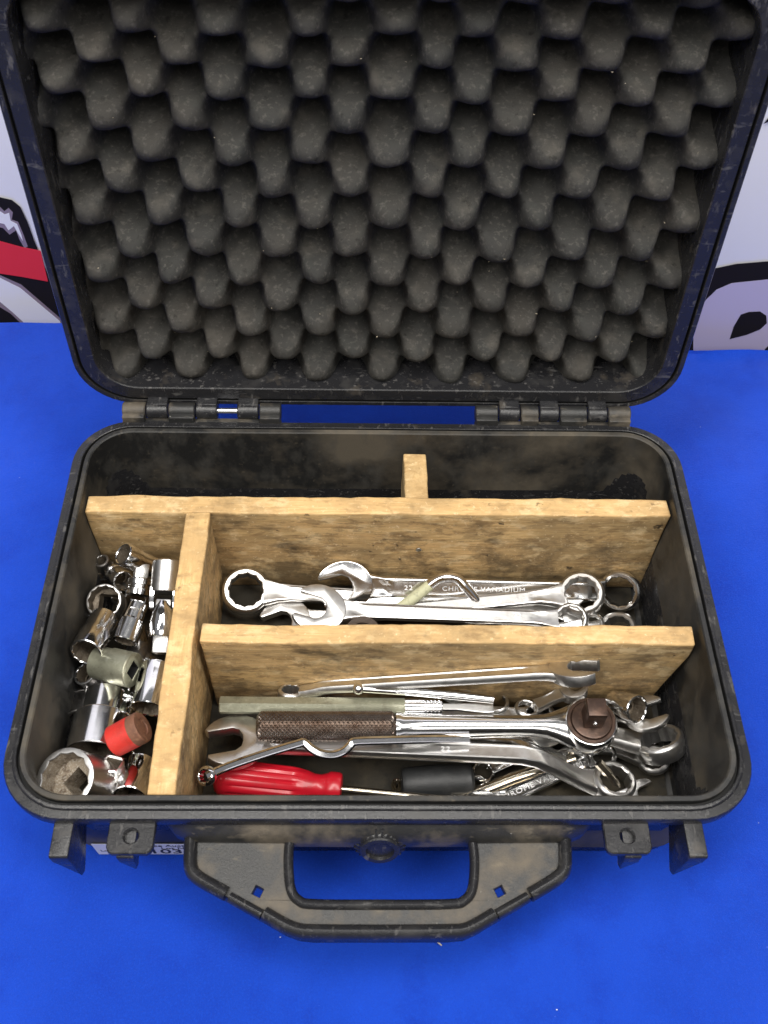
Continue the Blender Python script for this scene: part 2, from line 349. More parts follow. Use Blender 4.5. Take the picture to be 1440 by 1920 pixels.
bpoly([(1368, 636), (1376, 612), (1389, 590), (1404, 585), (1425, 584), (1437, 592), (1438, 606), (1425, 618), (1400, 628)], 'black_print', 'ink_black', ban, .07)
bpoly([(1432, 232), (1440, 222), (1470, 205), (1520, 200), (1520, 214), (1470, 218)], 'black_print', 'ink_black', ban, .03)
bpoly([(1434, 655), (1450, 640), (1490, 636), (1490, 680), (1436, 680)], 'black_print', 'ink_black', ban, .09)

# ------------------------------------------------------------------ the case
HW, DD, ZR = 22.5, 30.4, 12.0
case = empty('tool_case', 'scuffed black hard plastic tool case lying open on the blue cloth, lid up', 'tool case')
def shell_rings(prof, y0, y1, R0, wob=.03):
    out = []
    for ins, z, rr in prof:
        lp = rrect(-HW+ins, HW-ins, y0+ins, y1-ins, max(rr, .4)); ring = []
        for x, y in lp:
            nz = wob*noise.noise(Vector((x*.12, y*.12, 7+R0)))
            ring.append((x+nz, y+nz, z+wob*noise.noise(Vector((x*.1, y*.1, 3+R0)))))
        out.append(ring)
    return out
outer = [(2.6, .02, 2.0), (1.9, .12, 2.5), (1.65, .6, 2.7), (1.3, 10.2, 3.0), (1.2, 10.5, 3.1), (.35, 10.62, 3.8), (.06, 10.75, 4.0), (0, 10.9, 4.0), (0, 11.62, 4.0), (.06, 11.75, 4.0), (.5, 11.8, 3.7), (.55, 11.98, 3.7), (.62, 12.02, 3.6)]
land = [(.76, 12.02, 3.4), (.8, 11.98, 3.4)]
inner = [(1.0, 12.0, 3.2), (1.03, 12.08, 3.2), (1.3, 12.08, 2.9), (1.38, 12.0, 2.85), (1.40, 11.6, 2.8), (1.52, 1.8, 2.5), (1.75, 1.1, 2.4), (2.4, .8, 1.9)]
bm = bmesh.new(); loft(bm, shell_rings(outer+land, 0, DD, 0), cap0=True); base = finish(bm, 'base_shell', 'plastic', case)
bm = bmesh.new(); loft(bm, shell_rings([(.8, 11.985, 3.4), (.82, 11.6, 3.35), (1.0, 11.6, 3.2), (1.0, 11.99, 3.2)], 0, DD, 0)); finish(bm, 'gasket_groove', 'gasket', case)
bm = bmesh.new(); loft(bm, shell_rings(inner, 0, DD, 0), cap1=True); finish(bm, 'inner_wall', 'plastic_inner', case)
# thin second groove line on the rim, a raised bead
# dusty band on the front flange and the raised handle housing under it
hb = bmesh.new()
prof = [(.30, 10.75), (-.25, 10.3), (-.55, 9.6), (-.45, 8.4), (.9, 7.6), (1.6, 7.4)]
st = [(-13.4, .0), (-12.2, .75), (-11.0, 1), (0, 1.05), (11.0, 1), (12.2, .75), (13.4, .0)]
R = []
for x, k in st:
    R.append([hb.verts.new((x, 1.3+(y-1.3)*k, z)) for y, z in prof])
for a, b in zip(R, R[1:]):
    for j in range(len(prof)-1): hb.faces.new((a[j], b[j], b[j+1], a[j+1]))
finish(hb, 'handle_housing', 'plastic_dusty', case, smooth=50)
# latch lugs: two flat ears with a hole and two fangs, each with a gusset below
def gusset(x0, x1, tipx, mat='plastic', zt=11.05, ytip=-1.75, zlow=7.2):
    bmx = bmesh.new()
    P = [(.9, zt), (ytip+.12, zt), (ytip, zt-.12), (ytip+.02, zt-.9), (ytip+.35, zlow+.4), (ytip+.75, zlow), (ytip+1.15, zlow+.2), (1.5, 7.9), (1.45, zt)]
    xm = tipx
    def X(x, z): k = min(1, max(0, (zt-.5-z)/(zt-zlow-.5))); return x+(xm-x)*min(.93, k*1.0)
    A = [bmx.verts.new((X(x0, z), y, z)) for y, z in P]; B = [bmx.verts.new((X(x1, z), y, z)) for y, z in P]
    bmx.faces.new(A); bmx.faces.new(list(reversed(B)))
    for i in range(len(P)): bmx.faces.new((A[i], B[i], B[(i+1) % len(P)], A[(i+1) % len(P)]))
    bmesh.ops.bevel(bmx, geom=list(bmx.edges), offset=.07, segments=2, profile=.5, affect='EDGES')
    return bmx
for sx in (-1, 1):
    a, b = sorted((sx*18.95, sx*17.85)); o = finish(gusset(a, b, sx*18.1, ytip=-1.95, zlow=6.0), 'latch_fang', 'plastic', case)
    g_ = finish(gusset(*sorted((sx*15.2, sx*14.2)), sx*14.7, zt=10.7, ytip=-1.85, zlow=6.9), 'latch_fang', 'plastic', case)
    cx = sx*14.4
    ol = [(cx-1.35, .9), (cx-1.35, -1.35), (cx-1.22, -1.62), (cx-1.0, -1.74), (cx+1.0, -1.74), (cx+1.22, -1.62), (cx+1.35, -1.35), (cx+1.35, .9)]
    hl = [(cx+.42*math.cos(t*math.pi/8), -.72+.42*math.sin(t*math.pi/8)) for t in range(16)]
    finish(plate(ol, [hl], 10.72, 11.12, bev=.07), 'latch_ear', 'plastic', case, smooth=30)
# hinges
for sx in (-1, 1):
    x0, x1 = (-19.4, -7.4) if sx < 0 else (7.3, 19.2)
    hg = bmesh.new(); box(x0, x1, DD-.3, DD+.35, 11.0, 11.75, .1, bm=hg); hobj = finish(hg, 'hinge', 'plastic_dusty', case)
    segs = [(0, .15, 0), (.15, .29, 1), (.29, .46, 0), (.46, .60, 1), (.60, .72, 2), (.72, .86, 1), (.86, 1, 0)]
    if sx > 0: segs = [(0, .15, 0), (.15, .29, 1), (.29, .41, 0), (.41, .54, 1), (.54, .72, 0), (.72, .85, 1), (.85, 1, 0)]
    for a, b, k in segs:
        xa, xb = x0+(x1-x0)*a+.04, x0+(x1-x0)*b-.04
        kb = lathe_x([(xa, 'c', .3), (xa, 'c', .56), (xa+.08, 'c', .62), (xb-.08, 'c', .62), (xb, 'c', .56), (xb, 'c', .3)], 20, cap0=True, cap1=True)
        if k == 2:
            kb.free(); kb = lathe_x([(xa-.1, 'c', .22), (xb+.1, 'c', .22)], 16, cap0=True, cap1=True)
        for v in kb.verts: v.co.y += 31.2; v.co.z += 12.05
        if k == 0: box(xa+.02, xb-.02, DD-.2, 31.3, 11.3, 12.3, .12, bm=kb)
        if k == 1: box(xa+.02, xb-.02, 31.2, 32.4, 11.7, 12.7, .12, bm=kb)
        finish(kb, 'hinge_pin' if k == 2 else 'hinge_knuckle', 'chrome_clean' if k == 2 else ('plastic_dusty' if k == 0 else 'plastic'), hobj)
# lid, built in its own frame (x, v up the lid, w towards the viewer)
LA = math.radians(94.984); LB = Vector((0, 31.8885, 11.9729)); LUP = Vector((0, -math.cos(LA), math.sin(LA))); LN = Vector((0, -math.sin(LA), -math.cos(LA)))
lm = Matrix((Vector((1, 0, 0)), LUP, LN)).transposed().to_4x4(); lm.translation = LB*U
lprof = [(3.0, -6.0, 2.0), (2.0, -5.9, 2.6), (1.7, -5.4, 2.8), (1.25, -1.3, 3.0), (.1, -1.2, 3.9), (0, -1.05, 4.0), (0, -.12, 4.0), (.08, 0, 4.0), (.38, 0, 3.8), (.42, -.03, 3.8)]
lgro = [(.42, -.03, 3.8), (.44, -.4, 3.8), (.62, -.4, 3.7), (.64, -.03, 3.7)]
lin = [(.64, -.03, 3.7), (.68, .04, 3.6), (1.62, .04, 2.9), (1.7, -.03, 2.8), (1.74, -.4, 2.8), (1.85, -4.9, 2.6), (2.2, -5.1, 2.2)]
bm = bmesh.new(); loft(bm, shell_rings(lprof, 0, DD+1.8, 20), cap0=True); lid = finish(bm, 'lid', 'plastic', case); lid.matrix_world = lm
bm = bmesh.new(); loft(bm, shell_rings(lgro, 0, DD+1.8, 20)); finish(bm, 'gasket_groove', 'gasket', lid)
bm = bmesh.new(); loft(bm, shell_rings(lin, 0, DD+1.8, 20), cap1=True); finish(bm, 'lid_rim', 'plastic', lid)
# egg crate foam
rowpx = [720, 680, 636, 588, 538, 485, 428, 370, 310, 248, 187, 128]
def lidv(px, py, wv):
    P = atplane(px, py, LB+LN*wv, LN); return P.x, (P-LB).dot(LUP)
vk = [lidv(708, y-10, -.6)[1] for y in rowpx]; ks = list(range(len(vk)))
def phase(v):
    if v <= vk[0]: return (v-vk[0])/(vk[1]-vk[0])
    for i in range(len(vk)-1):
        if v <= vk[i+1]: return i+(v-vk[i])/(vk[i+1]-vk[i])
    return len(vk)-1+(v-vk[-1])/(vk[-1]-vk[-2])
PX = 4.92; FX0, FX1, FV0, FV1 = -20.85, 20.85, 1.45, 30.6
def foam_h(x, v):
    k = phase(v); q = Vector((x*.16, v*.16, 3))
    k += .16*noise.noise(q*1.7+Vector((5, 0, 0))); xx = x+.42*noise.noise(q*1.7+Vector((0, 7, 0)))
    f = math.cos(2*math.pi*(xx+4.52)/PX)*math.cos(math.pi*k)
    f -= .04
    A = 1.45*(1+.22*noise.noise(q*2.2))
    h = A*(f**.55) if f > 0 else -2.75*((-f)**.6)
    h += .16*noise.noise(Vector((x*1.1, v*1.1, 5)))*max(f, 0)
    return h
bm = bmesh.new(); st = .2
nx = int((FX1-FX0)/st); nv = int((FV1-FV0)/st)
H = [[foam_h(FX0+i*st, FV0+j*st) for i in range(nx+1)] for j in range(nv+1)]
for it in range(4):
    H = [[(H[j][i]*2+H[max(j-1, 0)][i]+H[min(j+1, nv)][i]+H[j][max(i-1, 0)]+H[j][min(i+1, nx)])/6 for i in range(nx+1)] for j in range(nv+1)]
G = []
for j in range(nv+1):
    row = []
    for i in range(nx+1):
        x, v = FX0+i*st, FV0+j*st
        row.append(bm.verts.new((x+.05*noise.noise(Vector((x, v, 2))), v+.05*noise.noise(Vector((x, v, 9))), -1.95+H[j][i]+.07*noise.noise(Vector((x*1.7, v*1.7, 0)))+.03*noise.noise(Vector((x*5, v*5, 0))))))
    G.append(row)
for j in range(nv):
    for i in range(nx): bm.faces.new((G[j][i], G[j][i+1], G[j+1][i+1], G[j+1][i]))
edge = [G[0][i] for i in range(nx+1)]+[G[j][nx] for j in range(1, nv+1)]+[G[nv][i] for i in range(nx-1, -1, -1)]+[G[j][0] for j in range(nv-1, 0, -1)]
lo = [bm.verts.new((v.co.x, v.co.y, -5.05)) for v in edge]
for i in range(len(edge)): bm.faces.new((edge[i], lo[i], lo[(i+1) % len(lo)], edge[(i+1) % len(edge)]))
fo = finish(bm, 'egg_crate_foam', 'foam', lid, smooth=75)
# handle : plate with the grip hole and two small square holes, raised edge beads
def hp(px, py, z=9.0): P = at(px, py, z); return (P.x, P.y)
def hz(y): return 9.3+ (y+.4)*.10
def hfn(x, y, z): return (x, y, z+(y+.4)*.10)
hol = [(-11.4, .2), (-11.4, -.9), (-11.25, -2.1), (-10.8, -2.55), (-8.5, -3.75), (-5.4, -5.35), (-4.6, -5.62), (-3.8, -5.7), (3.9, -5.7), (4.8, -5.62), (5.6, -5.3), (8.4, -3.8), (10.5, -2.6), (11.05, -2.1), (11.2, -.9), (11.2, .2)]
gh = rrect(-5.15, 5.35, -3.72, .25, 1.0, 6)
def sq(cx, cy, s, r=-25):
    return [(cx+s*math.cos(math.radians(a+r)), cy+s*math.sin(math.radians(a+r))) for a in (45, 135, 225, 315)]
hnd = finish(plate(hol, [gh, sq(-7.1, -3.25, .36, -25), sq(7.0, -3.25, .36, 25)], 8.7, 9.25, bev=.05, fn=hfn), 'handle', 'plastic_dusty', case, smooth=30)
def bead(pts, r, name, mat='plastic', drop=None, fl=1.):
    bmx = tube(smooth_path([hfn(x, y, 9.2) for x, y in pts], 5), r, 12, flat=fl); return finish(bmx, name, mat, hnd)
bead([(-11.25, .1), (-11.22, -.8), (-11.1, -1.9), (-10.6, -2.5), (-8.9, -3.38)], .42, 'edge_bead', fl=1.4)
bead([(-8.7, -3.55), (-6.8, -4.5)], .30, 'edge_bead', fl=1.4)
bead([(-6.65, -4.45), (-5.4, -5.1), (-4.6, -5.36), (-3.7, -5.42), (0, -5.45), (3.9, -5.42), (4.8, -5.36), (5.5, -5.1), (6.6, -4.52)], .42, 'edge_bead', fl=1.5)
bead([(6.75, -4.5), (8.6, -3.55)], .30, 'edge_bead', fl=1.4)
bead([(8.75, -3.45), (10.3, -2.6), (10.9, -2.0), (11.05, -.9), (11.08, .1)], .42, 'edge_bead', fl=1.4)
bead([(-5.0, .25), (-5.35, -.3), (-5.4, -1.6), (-5.2, -3.1), (-4.7, -3.75), (-3.8, -3.95), (0, -3.98), (4.0, -3.95), (4.9, -3.75), (5.4, -3.1), (5.6, -1.6), (5.5, -.3), (5.2, .25)], .30, 'grip_bead', fl=1.3)
# grip bar skirt (gives the handle its thickness below)
sk = bmesh.new(); P = hol[3:13]
for (a, b) in zip(P, P[1:]): pass
rr_ = []
for x, y in P:
    k = 1.0 if abs(x) < 6 else .55
    rr_.append([(x, y-.02, 9.1+(y+.4)*.1), (x*.998, y-.12, 8.4+(y+.4)*.1), (x*.99, y+.05, 9.1-1.6*k), (x*.97, y+.55, 8.95-1.9*k), (x*.95, y+.75, 8.6)])
R = [[sk.verts.new(p) for p in r] for r in rr_]
for a, b in zip(R, R[1:]):
    for j in range(4): sk.faces.new((a[j], b[j], b[j+1], a[j+1]))
finish(sk, 'grip_skirt', 'plastic', hnd, smooth=50)
# purge valve knob in the middle of the front wall
vb = bmesh.new()
prof = [(0, 'c', 1.2), (0, 'k', 1.62), (.55, 'k', 1.56), (.72, 'c', 1.22), (.9, 'c', 1.2), (.98, 'c', 1.12), (.98, 'c', .85), (.78, 'c', .8)]
lathe_z(prof, 96, bm=vb, cap1=True)
vk_ = finish(vb, 'purge_valve', 'plastic', case); mv = Matrix.Translation(Vector((0, -.1, 8.85))*U) @ Matrix.Rotation(math.radians(72), 4, 'X'); vk_.matrix_world = mv
# lot label on the foot of the front wall
lt = Vector((0, 1.52, 1.0)); lab_m = Matrix.Translation(Vector((-14.6, 1.50, 1.35))) @ Matrix.Rotation(math.radians(92), 4, 'X')
bm = bmesh.new(); box(-4.3, 4.6, -1.1, 1.35, 0, .02, bm=bm)
lab = finish(bm, 'lot_label', 'paper', case, smooth=0); lm2 = lab_m.copy(); lm2.translation *= U; lab.matrix_world = lm2
I4 = Matrix.Identity(4)
text_obj('1034', 1.35, 'label_text', 'label_ink', lab, Matrix.Translation((.7, -.42, .03)), .01, sx=1.15)
text_obj('1034', 1.35, 'label_text', 'label_ink', lab, Matrix.Translation((.73, -.4, .035)), .01, sx=1.15)
text_obj('Lot No', .6, 'label_text', 'label_ink', lab, Matrix.Translation((1.1, .38, .03)), .01, sx=1.1)
text_obj('Place Auctions', .6, 'label_text', 'label_ink', lab, Matrix.Translation((.9, .95, .03)), .01, sx=1.1)
text_obj('Lot 1034', .5, 'label_text', 'engrave_dark', lab, Matrix.Translation((-3.1, -.2, .03)), .01)

# ------------------------------------------------------------------ liner foam on the floor
bm = bmesh.new()
P = rrect(-20.7, 20.3, 2.2, 28, .8, 3); bot = []
loft(bm, [[(x+.12*noise.noise(Vector((x, y, 1))), y, z+.06*noise.noise(Vector((x*.7, y*.7, z)))) for x, y in P] for z in (.82, 1.3)], cap1=True)
tag(finish(bm, 'foam_liner', 'felt'), 'worn dark grey foam sheet lying on the floor of the case', 'foam sheet')

# ------------------------------------------------------------------ wooden divider
wd = empty('wooden_divider', 'grimy softwood divider nailed from planks, standing inside the open case', 'divider')
def board(x0, x1, y0, y1, z0, z1, mat, label=None, long='x', shear=None, bev=.16):
    nb = bmesh.new(); n = 40 if long == 'x' else 1; m_ = 24 if long == 'y' else 1
    n = int((x1-x0)/.6) if long == 'x' else 3; m_ = int((y1-y0)/.6) if long == 'y' else 3
    bmesh.ops.create_cube(nb, size=1)
    for v in nb.verts: v.co = Vector(((x0+x1)/2+v.co.x*(x1-x0), (y0+y1)/2+v.co.y*(y1-y0), (z0+z1)/2+v.co.z*(z1-z0)))
    bmesh.ops.bevel(nb, geom=list(nb.edges), offset=bev, segments=3, profile=.6, affect='EDGES')
    ax = 0 if long == 'x' else 1
    eds = [e for e in nb.edges if abs((e.verts[0].co-e.verts[1].co)[ax]) > 3]
    bmesh.ops.subdivide_edges(nb, edges=eds, cuts=max(n, m_), use_grid_fill=True)
    eds = [e for e in nb.edges if abs((e.verts[0].co-e.verts[1].co).z) > 3]
    bmesh.ops.subdivide_edges(nb, edges=eds, cuts=12, use_grid_fill=True)
    for v in nb.verts:
        c = v.co; q = Vector((c.x*.5, c.y*.5, c.z*.5)); top = c.z > z1-.4
        amp = .10 if top else .05
        v.co += Vector((noise.noise(q+Vector((9, 0, 0))), noise.noise(q+Vector((0, 9, 0))), noise.noise(q+Vector((0, 0, 9)))*1.0))*amp
        v.co += Vector((noise.noise(q*6), noise.noise(q*6+Vector((5, 5, 5))), noise.noise(q*6+Vector((3, 1, 2)))))*(.05 if top else .02)
        if shear: v.co = Vector(shear(v.co))
    o = finish(nb, 'plank', mat, wd, smooth=50)
    if label: o['label'] = label
    return o
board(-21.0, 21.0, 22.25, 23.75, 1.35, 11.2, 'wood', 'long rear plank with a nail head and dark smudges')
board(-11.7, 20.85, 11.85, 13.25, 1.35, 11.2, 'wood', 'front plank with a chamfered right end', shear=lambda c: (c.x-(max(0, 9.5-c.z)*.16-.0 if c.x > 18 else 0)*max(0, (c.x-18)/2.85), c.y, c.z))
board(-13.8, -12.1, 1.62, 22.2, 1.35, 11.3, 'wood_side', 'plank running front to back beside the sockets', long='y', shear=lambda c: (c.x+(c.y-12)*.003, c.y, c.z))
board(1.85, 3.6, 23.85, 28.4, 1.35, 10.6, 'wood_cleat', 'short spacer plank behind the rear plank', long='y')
nb = lathe_z([(0, 'c', .22), (.03, 'c', .2), (.06, 'c', .1)], 16, cap1=True)
sc_ = finish(nb, 'nail_head', 'dull', wd); P = atY(785, 1031, 22.12); sc_.matrix_world = Matrix.Translation(P*U) @ Matrix.Rotation(math.radians(90), 4, 'X')

# ------------------------------------------------------------------ tool builders
def on_ray(px, B, L, far=1):
    d = ray(*px).normalized(); k = (B-CP).dot(d); q = CP+d*k; h2 = L*L-(B-q).length_squared
    return q+d*far*math.sqrt(h2) if h2 > 0 else B+(q-B).normalized()*L
def add_socket(label, pOpen, zOpen, pDrive, zDrive, R, L=None, Rd=None, pts='w', sq_=.48, mat='chrome', bmat='bore', step=.45, wall=.2, group='sockets in the left compartment', depth=.5, roll=0, cat='socket', rings=True, rotk=0, far=1):
    B = at(*pOpen, zOpen); A = on_ray(pDrive, B, L, far)
    t = empty('socket', label, cat, frame(A, B, roll), group); Rd = Rd or R*.92; xs = L*step; b = .07
    ri = R-wall
    pr = [(.12, 's', sq_), (0, 's', sq_+.08), (0, 'c', Rd-b*1.4), (b, 'c', Rd)]
    if rings: pr += [(xs*.45, 'c', Rd), (xs*.45+.04, 'c', Rd-.04), (xs*.45+.12, 'c', Rd-.04), (xs*.45+.16, 'c', Rd)]
    pr += [(xs-.12, 'c', Rd), (xs+.06, 'c', R), (L-b, 'c', R), (L-b*.3, 'c', R-b*.5), (L, 'c', R-b*1.3), (L, pts, ri+.05), (L-.05, pts, ri)]
    finish(lathe_x(pr, 48), 'socket_body', mat, t, smooth=28)
    finish(lathe_x([(L-.05, pts, ri), (L-L*depth, pts, ri*.98), (L-L*depth-.02, 'c', ri*.8), (L-L*depth-.12, 's', sq_+.06), (.12, 's', sq_)], 48), 'socket_bore', bmat, t, smooth=28)
    return t
def wrench_ring(bm, c, Ro, ri, t, tilt=0, kind='w', N=48):
    b = min(.10, t*.2); cz = t/2
    pr = [(-cz, 'c', Ro-b*2), (-cz+b, 'c', Ro-b*.5), (-cz+2*b, 'c', Ro), (cz-2*b, 'c', Ro), (cz-b, 'c', Ro-b*.5), (cz, 'c', Ro-b*2), (cz, kind, ri+.08), (cz-.07, kind, ri), (-cz+.07, kind, ri), (-cz, kind, ri+.08)]
    rings = [[Vector((a, b_, z)) for a, b_ in shape(k, r, N)] for z, k, r in pr]
    q = Matrix.Rotation(math.radians(tilt), 3, 'Y')
    loft(bm, [[q @ p+Vector(c) for p in r] for r in rings], cyc=True)
def handle_loft(bm, stns):
    """stns: (x, y, z, width, thick, recess)"""
    rings = []
    for i, (x, y, z, w_, t_, rc) in enumerate(stns):
        a, b = stns[max(0, i-1)], stns[min(len(stns)-1, i+1)]
        tx, tz = b[0]-a[0], b[2]-a[2]; l = math.hypot(tx, tz) or 1; nxn, nzn = -tz/l, tx/l
        h, k = w_/2, t_/2
        sec = [(h, 0), (h*.98, k*.55), (h*.88, k*.95), (h*.74, k), (h*.62, k-rc), (0, k-rc), (-h*.62, k-rc), (-h*.74, k), (-h*.88, k*.95), (-h*.98, k*.55), (-h, 0),
               (-h*.98, -k*.55), (-h*.88, -k*.95), (-h*.74, -k), (-h*.62, -k+rc), (0, -k+rc), (h*.62, -k+rc), (h*.74, -k), (h*.88, -k*.95), (h*.98, -k*.55)]
        rings.append([(x+s_z*nxn, y+s_y, z+s_z*nzn) for s_y, s_z in sec])
    loft(bm, rings, False, True, True)
def jaw_outline(R, s, phi, flip=1):
    s = min(s, .86*R)
    pts = []; xt = R*.98
    a0 = math.asin(min(.95, (s/2+R*.10)/R))
    sl = [(xt*math.cos(a0)*1.02, s/2), (-.02*R, s/2), (-.22*R, s*.36), (-.30*R, s*.12), (-.30*R, -s*.12), (-.22*R, -s*.36), (-.02*R, -s/2), (xt*math.cos(a0)*.94, -s/2)]
    n = 26; out = []
    for k in range(n+1):
        a = -a0-(2*math.pi-2*a0)*k/n
        rr = R*(1+.05*math.cos(2*a))
        out.append((rr*math.cos(a), rr*math.sin(a)))
    pts = sl+out; c, s_ = math.cos(phi), math.sin(phi)
    return [(x*c-y*s_, (x*s_+y*c)*flip) for x, y in pts]
def prism_bev(pts, t, bev, c=(0, 0, 0)):
    bmx = bmesh.new(); f = bmx.faces.new([bmx.verts.new((x, y, -t/2)) for x, y in pts])
    g = bmesh.ops.extrude_face_region(bmx, geom=[f])
    for e in g['geom']:
        if isinstance(e, bmesh.types.BMVert): e.co.z = t/2
    ed = [e for e in bmx.edges if abs(e.verts[0].co.z-e.verts[1].co.z) < 1e-6]
    bmesh.ops.bevel(bmx, geom=ed, offset=bev, segments=2, profile=.5, affect='EDGES')
    for v in bmx.verts: v.co += Vector(c)
    return bmx
def lerp(a, b, t): return a+(b-a)*t
def add_wrench(label, pRing, zR, pJaw, zJ, Ro=1.65, Rj=2.3, size=2.2, hw=1.35, ht=.62, roll=0, mat='chrome', ring_t=1.05, ring_off=.35, tilt=12, phi=15, flip=1, mark=None, msize=.7, mpos=.5, group='wrenches', drop=0, recess=.07, mats=None, jt=.85, marks=(), L=None, kind='w'):
    """combination wrench: ring at x=0, open jaw at x=L"""
    A = at(*pRing, zR); B = at(*pJaw, zJ)
    if L: B = A+(B-A).normalized()*L
    L = (B-A).length
    t = empty('wrench', label, 'wrench', frame(A, B, roll), group)
    bm = bmesh.new(); wrench_ring(bm, (0, 0, 0), Ro, Ro*.74, ring_t, tilt, kind); finish(bm, 'ring_end', mat, t, smooth=32)
    st = []; n = 22
    zoff = ring_off+drop
    for k in range(n+1):
        x = lerp(Ro*.82, L-Rj*.62, k/n); u = (x-Ro*.8)/(L-Ro-Rj)
        a = min(1, (x-Ro*.8)/(2.2+drop*1.2)); sm = a*a*(3-2*a); z = zoff*sm
        e = max(0, 1-(x-Ro*.8)/2.2); f = max(0, 1-(L-Rj*.62-x)/1.8)
        w_ = hw*(1+.12*(u-.5))+e*e*(Ro*1.25-hw)+f*f*(Rj*1.25-hw); t_ = ht+e*.2+f*.05
        st.append((x, 0, z-f*0, w_, t_, recess*(1-max(e, f)) if .0 < u < 1 else 0))
    bm = bmesh.new(); handle_loft(bm, st); finish(bm, 'handle', mat, t, smooth=32)
    if Rj > 0:
        jo = prism_bev(jaw_outline(Rj, size, math.radians(phi), flip), jt, .09, (L, 0, zoff)); finish(jo, 'open_jaw', mat, t, smooth=32)
    for mk_, mp_, ms_ in ([(mark, mpos, msize)] if mark else [])+list(marks):
        text_obj(mk_, ms_, 'stamped_text', 'engrave', t, Matrix.Translation((L*mp_, 0, zoff+ht/2-recess+.012)) @ Matrix.Rotation(math.pi if pJaw[0] < pRing[0] else 0, 4, 'Z'), .02, sx=1.25, space=1.15)
    return t
def rod(name, label, cat, path, rad, mat, group=None, N=14, kind='c', smooth=35):
    P0 = Vector(path[0]); t = empty(name, label, cat, Matrix.Translation(P0), group)
    finish(tube([Vector(p)-P0 for p in path], rad, N, kind=kind), 'shank', mat, t, smooth=smooth); return t

# ------------------------------------------------------------------ sockets, left compartment
GS = 'sockets in the left compartment'
add_socket('big worn twelve-point socket facing up in the near left corner', (121, 1460), 10.2, (174, 1476), 0, 1.88, 3.8, wall=.30, sq_=.62, mat='satin', bmat='crusty', step=.35, depth=.42, Rd=1.95)
add_socket('large stepped dull chrome socket with a grimy open mouth, just above the corner socket', (176, 1416), 6.9, (200, 1300), 0, 1.82, 4.7, Rd=1.36, wall=.13, sq_=.5, mat='chrome', bmat='bore', pts='c', step=.42, depth=.6, rings=False)
add_socket('dark socket half hidden behind the stepped socket and under the zinc adapter', (196, 1322), 5.5, (206, 1265), 0, 1.24, 2.7, mat='dull', rings=False)
add_socket('greenish zinc plated adapter with its square hole facing the plank', (250, 1257), 8.1, (180, 1241), 0, 1.20, 3.0, Rd=1.12, mat='zinc', bmat='gasket', pts='s', wall=.72, sq_=.56, step=.4, depth=.4, rings=False, cat='drive adapter')
add_socket('deep chrome twelve-point socket pointing at the near left, below the round-mouthed one', (161, 1224), 8.9, (196, 1160), 0, 1.10, 3.7, wall=.15, mat='chrome', step=.5, rings=False)
add_socket('chrome socket looking straight up with a round mouth and square hole, left wall side', (194, 1127), 7.9, (210, 1136), 0, 1.25, 2.2, wall=.13, mat='satin', bmat='bore', sq_=.62)
add_socket('short chrome socket with a necked end lying against the rear plank', (230, 1038), 9.3, (286, 1064), 0, 0.87, 2.8, Rd=.78, wall=.17, pts='c', mat='chrome_clean', step=.55, rings=False)
add_socket('slim faceted chrome socket between the round-mouthed socket and the swivel joint', (234, 1204), 7.5, (262, 1132), 0, 0.86, 3.0, Rd=.66, wall=.15, mat='chrome', step=.45)
add_socket('tall chrome socket leaning on the plank below the swivel joint', (278, 1330), 7.5, (298, 1250), 0, 1.21, 3.15, Rd=1.18, wall=.15, mat='chrome_clean', step=.25, rings=False)
add_socket('chrome socket in the near corner beside the plank, mouth towards the front wall', (243, 1498), 7.5, (266, 1432), 0, 1.10, 3.0, wall=.14, mat='chrome_clean', step=.3, rings=False)
add_socket('small dark socket wedged in the rear left corner', (189, 1050), 6.3, (204, 1076), 0, .6, 1.8, mat='dull')
add_socket('small chrome socket deep in the pile between zinc adapter and tall socket', (236, 1316), 6.1, (250, 1275), 0, 0.69, 2.0, mat='chrome')
add_socket('dark steel socket tucked between the corner socket and the red one', (212, 1476), 6.3, (210, 1430), 0, 0.83, 2.2, mat='satin', far=-1)
add_socket('dark chrome socket lying under the slim faceted one', (258, 1250), 5.3, (264, 1192), 0, 0.92, 2.8, mat='dull')
add_socket('chrome socket lying low beneath the square adapter', (222, 1112), 5.5, (268, 1130), 0, 0.87, 2.6, mat='dull')
add_socket('dull socket lying on the liner under the stepped socket', (150, 1350), 5.1, (160, 1300), 0, 0.92, 2.6, mat='dull')
add_socket('small chrome socket lying between the swivel joint and the slim faceted socket', (252, 1176), 6.4, (266, 1222), 0, .72, 2.2, wall=.14, mat='chrome_clean', rings=False)
add_socket('short bright socket under the round-mouthed one, against the left wall', (168, 1172), 5.8, (190, 1190), 0, .95, 2.2, mat='chrome')
add_socket('little chrome socket wedged beside the tall socket and the red cylinder', (228, 1352), 6.6, (240, 1310), 0, .78, 2.4, wall=.13, mat='chrome_clean')
add_socket('plain socket lying crosswise below the zinc adapter', (176, 1292), 6.0, (230, 1290), 0, 1.0, 2.6, mat='satin')
add_socket('chrome socket lying behind the zinc adapter beside the left wall', (158, 1262), 6.6, (190, 1282), 0, .85, 2.2, mat='chrome_clean', rings=False)
add_socket('small bright socket between the tall socket and the zinc adapter', (262, 1288), 6.4, (240, 1262), 0, .8, 2.2, mat='chrome_clean', wall=.14)
add_socket('short chrome socket lying under the swivel joint square drive', (292, 1262), 5.6, (272, 1236), 0, .9, 2.2, mat='chrome')
add_socket('thin-walled chrome socket between the red cylinder and the stepped socket', (232, 1420), 6.4, (222, 1452), 0, .85, 2.2, mat='chrome_clean', wall=.12)
add_socket('chrome socket peeping out behind the round-mouthed socket, rear left', (232, 1090), 6.6, (214, 1074), 0, .8, 2.0, mat='chrome_clean', wall=.14)
